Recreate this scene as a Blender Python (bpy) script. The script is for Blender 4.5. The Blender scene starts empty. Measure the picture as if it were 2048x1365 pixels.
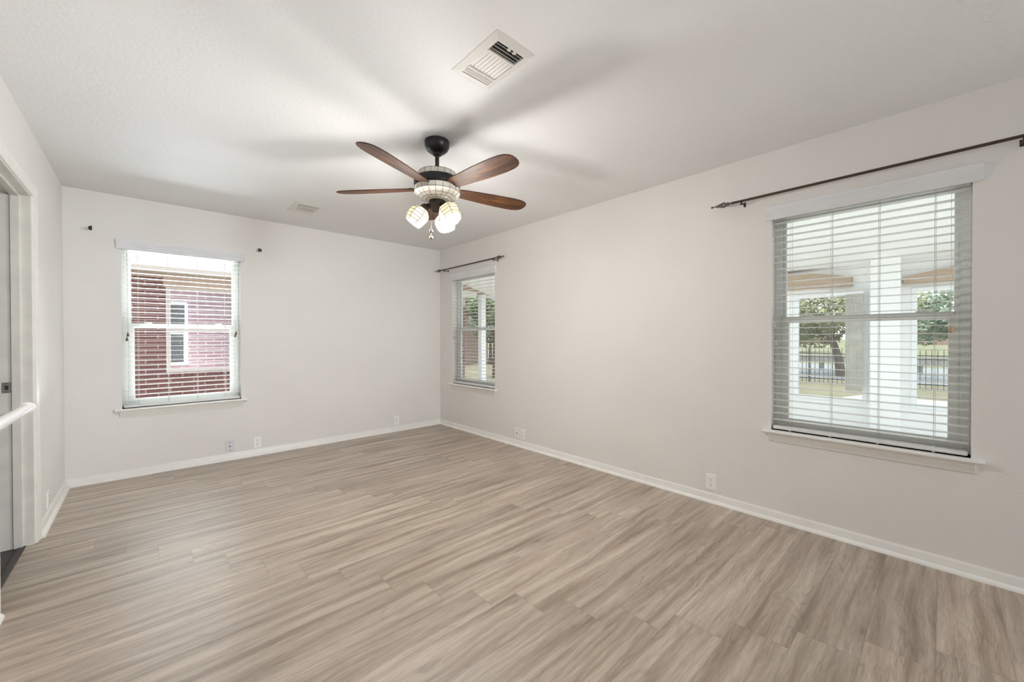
import bpy, bmesh, math, random
from mathutils import Vector, Matrix
PI = math.pi
sc = bpy.context.scene
col = sc.collection

# ------------------------------------------------------------------ camera
CAMH = 1.209
yaw, pitch, roll = 0.744371, -0.007814, -0.00177
F_PX = 793.1
fw = Vector((math.sin(yaw)*math.cos(pitch), math.cos(yaw)*math.cos(pitch), math.sin(pitch)))
r0 = Vector((math.cos(yaw), -math.sin(yaw), 0)); u0 = r0.cross(fw)
rr = r0*math.cos(roll) + u0*math.sin(roll); uu = -r0*math.sin(roll) + u0*math.cos(roll)
cam_data = bpy.data.cameras.new('camera'); cam = bpy.data.objects.new('camera', cam_data); col.objects.link(cam)
cam_data.sensor_width = 36; cam_data.lens = 36*F_PX/2048; cam_data.clip_start = 0.02; cam_data.clip_end = 400
M = Matrix((( rr.x, uu.x, -fw.x, 0), (rr.y, uu.y, -fw.y, 0), (rr.z, uu.z, -fw.z, CAMH), (0, 0, 0, 1)))
cam.matrix_world = M
sc.camera = cam

# ------------------------------------------------------------------ light
sc.view_settings.view_transform = 'Standard'; sc.view_settings.look = 'None'
sc.view_settings.gamma = 1; sc.view_settings.use_curve_mapping = False
sc.view_settings.exposure = 0.34
sc.cycles.use_denoising = True
sc.cycles.max_bounces = 12; sc.cycles.diffuse_bounces = 7; sc.cycles.glossy_bounces = 4
sc.cycles.transparent_max_bounces = 16; sc.cycles.sample_clamp_indirect = 6
sc.cycles.caustics_reflective = False; sc.cycles.caustics_refractive = False

world = bpy.data.worlds.new('sky'); sc.world = world; world.use_nodes = True
wn = world.node_tree; wn.nodes.clear()
def wnode(t, **k):
    n = wn.nodes.new(t)
    for a, b in k.items(): setattr(n, a, b)
    return n
wo = wnode('ShaderNodeOutputWorld'); wb = wnode('ShaderNodeBackground'); wr = wnode('ShaderNodeValToRGB')
wg = wnode('ShaderNodeTexCoord'); ws = wnode('ShaderNodeSeparateXYZ')
wn.links.new(wg.outputs['Generated'], ws.inputs[0]); wn.links.new(ws.outputs['Z'], wr.inputs[0])
wn.links.new(wr.outputs[0], wb.inputs[0]); wn.links.new(wb.outputs[0], wo.inputs[0])
wr.color_ramp.elements[0].position = 0.0; wr.color_ramp.elements[0].color = (.95, .97, 1, 1)
wr.color_ramp.elements[1].position = 0.6; wr.color_ramp.elements[1].color = (.84, .92, 1, 1)
wb.inputs[1].default_value = 1.75

def area(name, loc, target, sx, sy, power, color=(1, 1, 1), spread=PI):
    l = bpy.data.lights.new(name, 'AREA'); l.shape = 'RECTANGLE'; l.size = sx; l.size_y = sy
    l.energy = power; l.color = color; l.spread = spread
    o = bpy.data.objects.new(name, l); col.objects.link(o); o.location = loc
    o.rotation_euler = (Vector(target)-Vector(loc)).to_track_quat('-Z', 'Y').to_euler()
    return o
sun_l = bpy.data.lights.new('sun', 'SUN'); sun_l.energy = 3.7; sun_l.angle = math.radians(8); sun_l.color = (1, .96, .88)
sun = bpy.data.objects.new('sun', sun_l); col.objects.link(sun); sun.location = (10, 0, 20)
sun.rotation_euler = Vector((.3, -.25, -1)).to_track_quat('-Z', 'Y').to_euler()
# fill lamp added behind the camera, shining in through an added opening
area('rear_fill', (2.56, -4.52, 1.32), (-.5, 3.4, 1.65), .76, 1.75, 38, (.88, .94, 1), math.radians(88))
# added area lamps outside the back window for skylight and yard bounce, out of view
area('back_window_fill', (.27, 5.75, 2.85), (.6, 4.5, 1.0), 1.6, .9, 35, (.93, .96, 1))
area('side_yard_fill', (.27, 7.3, .02), (.27, 4.8, 1.35), 2.2, .9, 210, (.86, .93, 1), math.radians(110))
area('yard_bounce_fill', (.27, 5.75, .12), (.27, 4.7, 1.45), 1.6, .5, 70, (.93, .96, 1))

# ------------------------------------------------------------------ materials
MATS = {}
def new_mat(name):
    m = bpy.data.materials.new(name); m.use_nodes = True; MATS[name] = m
    nt = m.node_tree; nt.nodes.clear()
    out = nt.nodes.new('ShaderNodeOutputMaterial'); bs = nt.nodes.new('ShaderNodeBsdfPrincipled')
    nt.links.new(bs.outputs[0], out.inputs[0])
    return m, nt, bs, out
def N(nt, t, **k):
    n = nt.nodes.new(t)
    for a, b in k.items():
        if a.startswith('i_'):
            key = a[2:]; key = int(key) if key.isdigit() else key.replace('_', ' ')
            n.inputs[key].default_value = b
        else: setattr(n, a, b)
    return n
def L(nt, a, b): nt.links.new(a, b)
def math_(nt, op, a, b=None, c=None):
    n = nt.nodes.new('ShaderNodeMath'); n.operation = op
    for i, v in enumerate((a, b, c)):
        if v is None: continue
        if isinstance(v, (int, float)): n.inputs[i].default_value = v
        else: nt.links.new(v, n.inputs[i])
    return n.outputs[0]
def mixc(nt, f, a, b, mode='MIX'):
    n = nt.nodes.new('ShaderNodeMix'); n.data_type = 'RGBA'; n.blend_type = mode
    for s, v in ((n.inputs[0], f), (n.inputs[6], a), (n.inputs[7], b)):
        if isinstance(v, (int, float)): s.default_value = v
        elif isinstance(v, tuple): s.default_value = v if len(v) == 4 else (*v, 1)
        else: nt.links.new(v, s)
    return n.outputs[2]
def ramp(nt, f, els):
    n = nt.nodes.new('ShaderNodeValToRGB'); e = n.color_ramp.elements
    e[0].position, e[0].color = els[0][0], (*els[0][1], 1); e[1].position, e[1].color = els[-1][0], (*els[-1][1], 1)
    for p, c in els[1:-1]:
        k = e.new(p); k.color = (*c, 1)
    nt.links.new(f, n.inputs[0]); return n.outputs[0]
def noise(nt, vec, scale, detail=3, rough=.5, dist=0):
    n = N(nt, 'ShaderNodeTexNoise'); n.inputs['Scale'].default_value = scale; n.inputs['Detail'].default_value = detail
    n.inputs['Roughness'].default_value = rough; n.inputs['Distortion'].default_value = dist
    if vec is not None: nt.links.new(vec, n.inputs['Vector'])
    return n.outputs['Fac']
def objco(nt):
    return N(nt, 'ShaderNodeTexCoord').outputs['Object']
def mapping(nt, vec, scale=(1, 1, 1), loc=(0, 0, 0), rot=(0, 0, 0)):
    n = N(nt, 'ShaderNodeMapping'); n.inputs['Scale'].default_value = scale; n.inputs['Location'].default_value = loc
    n.inputs['Rotation'].default_value = rot; nt.links.new(vec, n.inputs['Vector']); return n.outputs[0]
def bump(nt, bs, h, strength=.2, dist=.01):
    n = N(nt, 'ShaderNodeBump'); n.inputs['Strength'].default_value = strength; n.inputs['Distance'].default_value = dist
    nt.links.new(h, n.inputs['Height']); nt.links.new(n.outputs[0], bs.inputs['Normal'])

def simple(name, c, rough=.5, metal=0, var=.04, vscale=6, bmp=None, coat=0):
    m, nt, bs, out = new_mat(name)
    co = objco(nt); n = noise(nt, co, vscale, 4)
    lo = tuple(max(0, x*(1-var)) for x in c); hi = tuple(min(1, x*(1+var)) for x in c)
    L(nt, ramp(nt, n, [(.35, lo), (.65, hi)]), bs.inputs['Base Color'])
    bs.inputs['Roughness'].default_value = rough; bs.inputs['Metallic'].default_value = metal
    if coat: bs.inputs['Coat Weight'].default_value = coat
    if bmp: bump(nt, bs, noise(nt, co, bmp[0], 4), bmp[1], bmp[2])
    return m

simple('wall_paint', (.79, .774, .753), .6, var=.012, vscale=2, bmp=(90, .25, .004))
simple('ceiling_paint', (.795, .794, .792), .75, var=.01, vscale=2, bmp=(55, .5, .006))
simple('trim_paint', (.83, .82, .79), .35, var=.02, vscale=14, bmp=(20, .12, .003))
simple('jamb_paint', (.76, .745, .69), .4, var=.05, vscale=10, bmp=(25, .15, .003))
simple('vinyl', (.69, .70, .67), .35, var=.01)
simple('blind_white', (.76, .765, .75), .4, var=.008)
simple('valance_white', (.78, .80, .82), .45, var=.015)
simple('cord_white', (.48, .46, .43), .8, var=.05)
simple('tassel_brown', (.13, .07, .04), .5, var=.2, vscale=80)
simple('tassel_oak', (.42, .27, .14), .5, var=.2, vscale=80)
simple('bronze', (.055, .045, .038), .42, .7, var=.15, vscale=40)
simple('dark_metal', (.028, .026, .026), .38, .6, var=.1, vscale=40)
simple('pewter', (.13, .115, .10), .45, .7, var=.15, vscale=60)
simple('rod_brown', (.075, .052, .036), .4, .5, var=.12, vscale=30)
simple('nickel', (.5, .49, .46), .32, .9, var=.05, vscale=60)
simple('brass', (.22, .16, .09), .5, .6, var=.1, vscale=60)
simple('plate_white', (.90, .90, .90), .35, var=.01)
simple('coax_plate', (.70, .69, .72), .3, var=.02)
simple('slot_dark', (.03, .028, .026), .6, var=.1)
simple('vent_paint', (.72, .70, .66), .45, var=.02, vscale=20)
simple('duct_dark', (.05, .045, .04), .8, var=.2)
simple('bar_white', (.88, .88, .90), .2, var=.01, coat=.4)
simple('carpet_grey', (.12, .11, .105), .95, var=.3, vscale=200, bmp=(300, .6, .01))
simple('threshold_strip', (.07, .06, .055), .5, .3, var=.1)
simple('leading', (.035, .032, .03), .45, .6, var=.1)
simple('stucco_white', (.86, .87, .87), .8, var=.01, vscale=3, bmp=(40, .3, .006))
simple('patio_frame', (.82, .84, .86), .4, var=.01)
simple('concrete', (.74, .73, .70), .85, var=.08, vscale=4, bmp=(60, .3, .005))
simple('walk_concrete', (.42, .40, .38), .85, var=.06, vscale=3)
simple('asphalt_pale', (.27, .275, .29), .9, var=.06, vscale=3)
simple('iron_black', (.07, .07, .075), .5, .3, var=.1)
simple('stone_grey', (.33, .32, .30), .9, var=.15, vscale=6)
simple('soffit_tan', (.62, .54, .45), .7, var=.04, vscale=3)
simple('roof_shingle', (.42, .40, .42), .9, var=.2, vscale=30, bmp=(60, .6, .02))
simple('bark', (.13, .10, .075), .95, var=.35, vscale=14, bmp=(30, .8, .02))
simple('slat_grey', (.42, .41, .37), .6, var=.08, vscale=8)
simple('roof_far', (.20, .17, .16), .9, var=.15, vscale=8)
simple('window_dark', (.10, .12, .15), .15, var=.2, vscale=2)
simple('bulb_base', (.3, .28, .24), .4, .6)

def leaf_mat(name, a, b):
    m, nt, bs, out = new_mat(name)
    n = noise(nt, objco(nt), 1.6, 5)
    L(nt, ramp(nt, n, [(.3, a), (.7, b)]), bs.inputs['Base Color']); bs.inputs['Roughness'].default_value = .65
    return m
leaf_mat('leaf_olive', (.16, .18, .08), (.40, .41, .22))
leaf_mat('leaf_green', (.16, .22, .10), (.38, .46, .24))
leaf_mat('leaf_blue', (.17, .22, .16), (.34, .41, .30))

def glass_mat(name, tint=(.95, .97, .96)):
    m, nt, bs, out = new_mat(name); nt.nodes.remove(bs)
    t = N(nt, 'ShaderNodeBsdfTransparent'); t.inputs[0].default_value = (*tint, 1)
    g = N(nt, 'ShaderNodeBsdfGlossy'); g.inputs['Roughness'].default_value = .01
    lw = N(nt, 'ShaderNodeLayerWeight'); lw.inputs[0].default_value = .5
    f_ = math_(nt, 'MULTIPLY_ADD', math_(nt, 'POWER', lw.outputs['Facing'], 5), .90, .035)
    mx = N(nt, 'ShaderNodeMixShader'); L(nt, f_, mx.inputs[0]); L(nt, t.outputs[0], mx.inputs[1]); L(nt, g.outputs[0], mx.inputs[2])
    L(nt, mx.outputs[0], out.inputs[0]); return m
glass_mat('glass')
def mirror_glass():
    m, nt, bs, out = new_mat('house_glass'); nt.nodes.remove(bs)
    d = N(nt, 'ShaderNodeBsdfDiffuse'); d.inputs[0].default_value = (.16, .17, .20, 1)
    g = N(nt, 'ShaderNodeBsdfGlossy'); g.inputs['Roughness'].default_value = .015; g.inputs[0].default_value = (.9, .92, .97, 1)
    mx = N(nt, 'ShaderNodeMixShader'); mx.inputs[0].default_value = .30
    L(nt, d.outputs[0], mx.inputs[1]); L(nt, g.outputs[0], mx.inputs[2]); L(nt, mx.outputs[0], out.inputs[0])
mirror_glass()

def emis(name, c, s, base=None):
    m, nt, bs, out = new_mat(name)
    bs.inputs['Base Color'].default_value = (*(base or c), 1)
    bs.inputs['Emission Color'].default_value = (*c, 1); bs.inputs['Emission Strength'].default_value = s
    bs.inputs['Roughness'].default_value = .3
    return m
def shade_mat():
    m, nt, bs, out = new_mat('shade_glass'); nt.nodes.remove(bs)
    d = N(nt, 'ShaderNodeBsdfDiffuse'); d.inputs[0].default_value = (.86, .82, .68, 1)
    t = N(nt, 'ShaderNodeBsdfTranslucent'); t.inputs[0].default_value = (.96, .90, .72, 1)
    g = N(nt, 'ShaderNodeBsdfGlossy'); g.inputs['Roughness'].default_value = .15
    m1 = N(nt, 'ShaderNodeMixShader'); m1.inputs[0].default_value = .15; L(nt, d.outputs[0], m1.inputs[1]); L(nt, t.outputs[0], m1.inputs[2])
    m2 = N(nt, 'ShaderNodeMixShader'); m2.inputs[0].default_value = .06; L(nt, m1.outputs[0], m2.inputs[1]); L(nt, g.outputs[0], m2.inputs[2])
    e = N(nt, 'ShaderNodeEmission'); e.inputs[0].default_value = (1, .90, .66, 1); e.inputs[1].default_value = .28
    ad = N(nt, 'ShaderNodeAddShader'); L(nt, m2.outputs[0], ad.inputs[0]); L(nt, e.outputs[0], ad.inputs[1])
    L(nt, ad.outputs[0], out.inputs[0])
shade_mat()
emis('bulb_glow', (1, .93, .78), 3)
simple('fan_glass', (.80, .76, .66), .25, var=.06, vscale=30)

def brick_mat(name, c1, c2, mortar, bw=.2, rh=.076, ms=.008, axis='XZ'):
    m, nt, bs, out = new_mat(name)
    co = objco(nt); sp = N(nt, 'ShaderNodeSeparateXYZ'); L(nt, co, sp.inputs[0])
    cb = N(nt, 'ShaderNodeCombineXYZ'); L(nt, sp.outputs['X' if axis[0] == 'X' else 'Y'], cb.inputs[0]); L(nt, sp.outputs['Z'], cb.inputs[1])
    b = N(nt, 'ShaderNodeTexBrick'); L(nt, cb.outputs[0], b.inputs['Vector'])
    b.inputs['Scale'].default_value = 1; b.inputs['Brick Width'].default_value = bw; b.inputs['Row Height'].default_value = rh
    b.inputs['Mortar Size'].default_value = ms; b.inputs['Mortar Smooth'].default_value = .1; b.inputs['Bias'].default_value = -.2
    b.inputs['Color1'].default_value = (*c1, 1); b.inputs['Color2'].default_value = (*c2, 1); b.inputs['Mortar'].default_value = (*mortar, 1)
    n = noise(nt, co, 25, 4); L(nt, mixc(nt, .35, b.outputs[0], ramp(nt, n, [(.3, (.35, .35, .35)), (.7, (.9, .9, .9))]), 'MULTIPLY'), bs.inputs['Base Color'])
    bs.inputs['Roughness'].default_value = .9; bump(nt, bs, math_(nt, 'SUBTRACT', 1, b.outputs['Fac']), .5, .006)
    return m
brick_mat('brick_red', (.27, .135, .13), (.205, .10, .10), (.48, .43, .41), .29)
brick_mat('brick_far', (.42, .22, .17), (.36, .18, .15), (.55, .48, .42), .3, axis='YZ')
brick_mat('brick_pink', (.60, .42, .34), (.52, .36, .30), (.66, .58, .5), .3)

def wood_header():
    m, nt, bs, out = new_mat('wood_header'); co = objco(nt)
    n = noise(nt, mapping(nt, co, (3, 1.2, 22)), 3, 5, .6, .6)
    L(nt, ramp(nt, n, [(.3, (.34, .25, .18)), (.7, (.50, .38, .29))]), bs.inputs['Base Color']); bs.inputs['Roughness'].default_value = .6
wood_header()
def walnut():
    m, nt, bs, out = new_mat('walnut'); co = objco(nt)
    w = noise(nt, mapping(nt, co, (1.6, 16, 4)), 2.2, 5, .6, 1.2)
    f = noise(nt, mapping(nt, co, (6, 160, 20)), 2, 3)
    c = ramp(nt, w, [(.30, (.018, .007, .003)), (.5, (.065, .024, .008)), (.72, (.18, .068, .018))])
    L(nt, mixc(nt, .5, c, ramp(nt, f, [(.3, (.5, .5, .5)), (.7, (1, 1, 1))]), 'MULTIPLY'), bs.inputs['Base Color'])
    bs.inputs['Roughness'].default_value = .55; bs.inputs['Specular IOR Level'].default_value = .3
walnut()
def grass(name, a, b):
    m, nt, bs, out = new_mat(name); co = objco(nt)
    n = noise(nt, co, .7, 7, .7); L(nt, ramp(nt, n, [(.35, a), (.65, b)]), bs.inputs['Base Color']); bs.inputs['Roughness'].default_value = 1
    bump(nt, bs, noise(nt, co, 40, 3), .5, .02)
grass('grass_dry', (.17, .15, .095), (.25, .22, .15)); grass('grass_field', (.19, .19, .10), (.26, .255, .16))

def floor_mat():
    m, nt, bs, out = new_mat('vinyl_plank'); co = objco(nt)
    PW, PL, Y0, X0, STEP = .193, 1.22, 1.17, 1.275, .137
    sp = N(nt, 'ShaderNodeSeparateXYZ'); L(nt, co, sp.inputs[0]); X, Y = sp.outputs[0], sp.outputs[1]
    v = math_(nt, 'DIVIDE', math_(nt, 'SUBTRACT', Y, Y0), PW)
    row = math_(nt, 'FLOOR', v); fy = math_(nt, 'FRACT', v)
    # every row's end joints sit one step further along than the row before
    xs = math_(nt, 'ADD', math_(nt, 'SUBTRACT', X, X0), math_(nt, 'MULTIPLY', row, STEP))
    u = math_(nt, 'DIVIDE', xs, PL); pl = math_(nt, 'FLOOR', u); fx = math_(nt, 'FRACT', u)
    idc = N(nt, 'ShaderNodeCombineXYZ'); L(nt, row, idc.inputs[0]); L(nt, pl, idc.inputs[1])
    wnz = N(nt, 'ShaderNodeTexWhiteNoise', noise_dimensions='3D'); L(nt, idc.outputs[0], wnz.inputs[0])
    rnd, rc = wnz.outputs['Value'], wnz.outputs['Color']
    rs = N(nt, 'ShaderNodeSeparateXYZ'); L(nt, rc, rs.inputs[0])
    # plank-local coordinates, shifted at random for every plank
    lx = math_(nt, 'ADD', math_(nt, 'MULTIPLY', fx, PL), math_(nt, 'MULTIPLY', rs.outputs[0], 37.0))
    ly = math_(nt, 'ADD', math_(nt, 'MULTIPLY', fy, PW), math_(nt, 'MULTIPLY', rs.outputs[1], 23.0))
    pc = N(nt, 'ShaderNodeCombineXYZ'); L(nt, lx, pc.inputs[0]); L(nt, ly, pc.inputs[1])
    P = pc.outputs[0]
    # broad wavy streaks
    wob = noise(nt, mapping(nt, P, (1.6, 5, 1)), 1.2, 2)
    ly2 = math_(nt, 'ADD', ly, math_(nt, 'MULTIPLY', math_(nt, 'SUBTRACT', wob, .5), .055))
    pc2 = N(nt, 'ShaderNodeCombineXYZ'); L(nt, lx, pc2.inputs[0]); L(nt, ly2, pc2.inputs[1]); P2 = pc2.outputs[0]
    broad = noise(nt, mapping(nt, P2, (.75, 13, 1)), 1.5, 3, .5)
    mid = noise(nt, mapping(nt, P2, (2.0, 48, 1)), 1.6, 4, .6)
    fine = noise(nt, mapping(nt, P2, (9, 330, 1)), 1.5, 3, .6)
    # long thin dark checks following the grain
    ck = noise(nt, mapping(nt, P2, (.8, 7.5, 1), (3, 9, 0)), 1.6, 3, .55, .25)
    ckl = ramp(nt, math_(nt, 'ABSOLUTE', math_(nt, 'SUBTRACT', ck, .5)), [(.0, (1, 1, 1)), (.011, (.25, .25, .25)), (.022, (0, 0, 0))])
    ckm = ramp(nt, noise(nt, mapping(nt, P, (1.5, 4.0, 1), (8, 1, 0)), 1.5, 2), [(.50, (0, 0, 0)), (.62, (1, 1, 1))])
    check = math_(nt, 'MULTIPLY', ckl, ckm)
    # cathedral rings
    ringf = noise(nt, mapping(nt, P2, (1.1, 6.5, 1)), 1.3, 1, .4, .3)
    ring = math_(nt, 'PINGPONG', math_(nt, 'MULTIPLY', ringf, 26.0), 1.0)
    ringmask = ramp(nt, noise(nt, mapping(nt, P, (1.1, 3, 1), (5, 3, 0)), 1.3, 2), [(.48, (0, 0, 0)), (.64, (1, 1, 1))])
    # knots
    vo = N(nt, 'ShaderNodeTexVoronoi', feature='F1'); vo.inputs['Scale'].default_value = 1.0
    L(nt, mapping(nt, P, (1.35, 4.2, 1)), vo.inputs['Vector'])
    knot = ramp(nt, vo.outputs['Distance'], [(.02, (1, 1, 1)), (.07, (.4, .4, .4)), (.26, (0, 0, 0))])
    vs = N(nt, 'ShaderNodeSeparateXYZ'); L(nt, vo.outputs['Color'], vs.inputs[0])
    knot = math_(nt, 'MULTIPLY', knot, math_(nt, 'GREATER_THAN', vs.outputs[0], .42))
    base = ramp(nt, broad, [(.24, (.215, .153, .103)), (.40, (.37, .292, .222)), (.58, (.52, .436, .352)), (.76, (.65, .568, .475))])
    c = mixc(nt, .55, base, ramp(nt, mid, [(.3, (.62, .58, .54)), (.65, (1.08, 1.07, 1.06))]), 'MULTIPLY')
    c = mixc(nt, .62, c, ramp(nt, fine, [(.35, (.62, .60, .57)), (.6, (1.1, 1.1, 1.1))]), 'MULTIPLY')
    rm = math_(nt, 'MULTIPLY', ringmask, .42)
    c = mixc(nt, rm, c, mixc(nt, 1.0, c, ramp(nt, ring, [(.0, (.55, .5, .45)), (.4, (1, 1, 1))]), 'MULTIPLY'))
    c = mixc(nt, math_(nt, 'MULTIPLY', check, .42), c, (.125, .085, .055))
    c = mixc(nt, math_(nt, 'MULTIPLY', knot, .78), c, (.105, .070, .045))
    tone = math_(nt, 'ADD', .88, math_(nt, 'MULTIPLY', rnd, .22))
    tc = N(nt, 'ShaderNodeCombineXYZ')
    for i in range(3): L(nt, tone, tc.inputs[i])
    c = mixc(nt, 1.0, c, tc.outputs[0], 'MULTIPLY')
    # bevelled seams
    ey = math_(nt, 'MULTIPLY', math_(nt, 'MINIMUM', fy, math_(nt, 'SUBTRACT', 1, fy)), PW)
    ex = math_(nt, 'MULTIPLY', math_(nt, 'MINIMUM', fx, math_(nt, 'SUBTRACT', 1, fx)), PL)
    ed = math_(nt, 'MINIMUM', ey, ex)
    seam = ramp(nt, ed, [(.0, (1, 1, 1)), (.0022, (0, 0, 0))])
    c = mixc(nt, math_(nt, 'MULTIPLY', seam, .30), c, (.10, .075, .055))
    L(nt, c, bs.inputs['Base Color'])
    L(nt, math_(nt, 'ADD', .34, math_(nt, 'MULTIPLY', mid, .12)), bs.inputs['Roughness']); bs.inputs['Specular IOR Level'].default_value = .9; bs.inputs['Coat Weight'].default_value = .35; bs.inputs['Coat Roughness'].default_value = .42
    h = math_(nt, 'SUBTRACT', math_(nt, 'MULTIPLY', fine, .25), seam)
    bump(nt, bs, h, .18, .0015)
floor_mat()

# ------------------------------------------------------------------ mesh helpers
class MB:
    def __init__(s): s.bm = bmesh.new()
    def box(s, x0, x1, y0, y1, z0, z1, bev=0):
        b = s.bm
        vs = [b.verts.new((x, y, z)) for x in (x0, x1) for y in (y0, y1) for z in (z0, z1)]
        fs = [(0, 1, 3, 2), (4, 6, 7, 5), (0, 4, 5, 1), (2, 3, 7, 6), (0, 2, 6, 4), (1, 5, 7, 3)]
        F = [b.faces.new([vs[i] for i in f]) for f in fs]
        if bev:
            es = list({e for f in F for e in f.edges}); bmesh.ops.bevel(b, geom=es, offset=bev, segments=2, affect='EDGES', profile=.5)
        return s
    def prism(s, prof, a0, a1, axis):
        """closed profile of (p,q) swept from a0 to a1 along axis: X -> (p,q)=(y,z); Y -> (x,z); Z -> (x,y)"""
        b = s.bm
        def pt(a, p, q): return {'X': (a, p, q), 'Y': (p, a, q), 'Z': (p, q, a)}[axis]
        A = [b.verts.new(pt(a0, *p)) for p in prof]; B = [b.verts.new(pt(a1, *p)) for p in prof]
        n = len(prof)
        for i in range(n): b.faces.new((A[i], A[(i+1) % n], B[(i+1) % n], B[i]))
        b.faces.new(A[::-1]); b.faces.new(B)
        return s
    def lathe(s, prof, c=(0, 0, 0), seg=32, mat=None, flat=False):
        b = s.bm; rings = []
        for r, z in prof:
            ring = []
            if r < 1e-6: ring = [b.verts.new((0, 0, z))]
            else: ring = [b.verts.new((r*math.cos(2*PI*k/seg), r*math.sin(2*PI*k/seg), z)) for k in range(seg)]
            rings.append(ring)
        for A, B in zip(rings, rings[1:]):
            for k in range(seg):
                k2 = (k+1) % seg
                if len(A) == 1 and len(B) == 1: continue
                if len(A) == 1: b.faces.new((A[0], B[k], B[k2]))
                elif len(B) == 1: b.faces.new((A[k], A[k2], B[0]))
                else: b.faces.new((A[k], A[k2], B[k2], B[k]))
        mt = (mat or Matrix.Identity(4))
        mt = Matrix.Translation(Vector(c)) @ mt
        for ring in rings:
            for v in ring: v.co = mt @ v.co
        return s
    def tube(s, pts, r, seg=8, cap=True):
        b = s.bm; pts = [Vector(p) for p in pts]; rs = r if isinstance(r, (list, tuple)) else [r]*len(pts)
        rings = []; up = None
        for i, p in enumerate(pts):
            d = (pts[min(i+1, len(pts)-1)] - pts[max(i-1, 0)]).normalized()
            if up is None or abs(up.dot(d)) > .95: up = Vector((0, 0, 1)) if abs(d.z) < .9 else Vector((1, 0, 0))
            a = d.cross(up).normalized(); up = a.cross(d).normalized()
            rings.append([b.verts.new(p + rs[i]*(math.cos(2*PI*k/seg)*a + math.sin(2*PI*k/seg)*up)) for k in range(seg)])
        for A, B in zip(rings, rings[1:]):
            for k in range(seg): b.faces.new((A[k], A[(k+1) % seg], B[(k+1) % seg], B[k]))
        if cap: b.faces.new(rings[0][::-1]); b.faces.new(rings[-1])
        return s
    def quad(s, *p):
        s.bm.faces.new([s.bm.verts.new(q) for q in p]); return s
    def build(s, name, mat, parent=None, smooth=False, origin=None):
        bmesh.ops.recalc_face_normals(s.bm, faces=s.bm.faces)
        if origin is not None: bmesh.ops.translate(s.bm, verts=s.bm.verts, vec=-Vector(origin))
        me = bpy.data.meshes.new(name); s.bm.to_mesh(me); s.bm.free()
        me.materials.append(MATS[mat])
        if smooth:
            for p in me.polygons: p.use_smooth = True
            try: me.set_sharp_from_angle(angle=math.radians(38))
            except Exception: pass
        o = bpy.data.objects.new(name, me); col.objects.link(o)
        if origin is not None: o.location = origin
        if parent: o.parent = parent
        return o
def empty(name, loc=(0, 0, 0), rz=0):
    o = bpy.data.objects.new(name, None); col.objects.link(o); o.location = loc; o.rotation_euler = (0, 0, rz); o.empty_display_size = .1
    return o
def tag(o, label=None, cat=None, group=None, kind=None):
    if label: o['label'] = label
    if cat: o['category'] = cat
    if group: o['group'] = group
    if kind: o['kind'] = kind
    return o
def struct(o, label, cat): return tag(o, label, cat, kind='structure')
def copy_tree(o, parent=None):
    c = o.copy(); col.objects.link(c); c.parent = parent
    for ch in list(o.children): copy_tree(ch, c)
    return c

# ------------------------------------------------------------------ room shell
XR, YB, XL, H = 3.047, 4.804, -.494, 2.44
YF = -4.3            # wall behind the camera
T = .14              # wall thickness
ZS, ZH = .60, 2.03   # window opening: sill and head
def wall_with_holes(u0, u1, holes, put):
    """boxes round the rectangular holes (ua, ub, za, zb)"""
    m = MB(); cur = u0
    for ua, ub, za, zb in sorted(holes):
        put(m, cur, ua, 0, H)
        if za > 0: put(m, ua, ub, 0, za)
        put(m, ua, ub, zb, H); cur = ub
    put(m, cur, u1, 0, H)
    return m
WA = (-.16, .70); WB = (-.10, .77); WC = (3.61, 4.50)
DOOR = (2.812, 3.63)
m = wall_with_holes(XL-T, XR+T, [(WA[0], WA[1], ZS, ZH)], lambda m, a, b, c, d: m.box(a, b, YB, YB+T, c, d))
struct(m.build('wall_back', 'wall_paint'), 'warm off-white painted far wall with one blind-covered window', 'wall')
m = wall_with_holes(YF, YB, [(WB[0], WB[1], ZS, ZH), (WC[0], WC[1], ZS, ZH)], lambda m, a, b, c, d: m.box(XR, XR+T, a, b, c, d))
struct(m.build('wall_right', 'wall_paint'), 'long warm off-white wall on the right with two windows', 'wall')
m = wall_with_holes(YF, YB, [(DOOR[0], DOOR[1], 0, 2.06)], lambda m, a, b, c, d: m.box(XL-T, XL, a, b, c, d))
struct(m.build('wall_left', 'wall_paint'), 'white painted side wall on the left with a doorway', 'wall')
m = wall_with_holes(XL-T, XR+T, [(2.1, 3.0, .4, 2.22)], lambda m, a, b, c, d: m.box(a, b, YF-T, YF, c, d))  # unseen opening put into this wall to let the fill lamp in
struct(m.build('wall_front', 'wall_paint'), 'off-white wall behind the viewpoint with an opening added for fill light', 'wall')
struct(MB().box(XL-.03, XR+.03, YF-.03, YB+.03, -.06, 0).build('floor', 'vinyl_plank'), 'greige wood-look vinyl plank floor', 'floor')
m = MB()
m.box(XL-T, XR+T, YF-T, YB+T, H, H+.1)
struct(m.build('ceiling', 'ceiling_paint'), 'white textured flat ceiling', 'ceiling')

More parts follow.
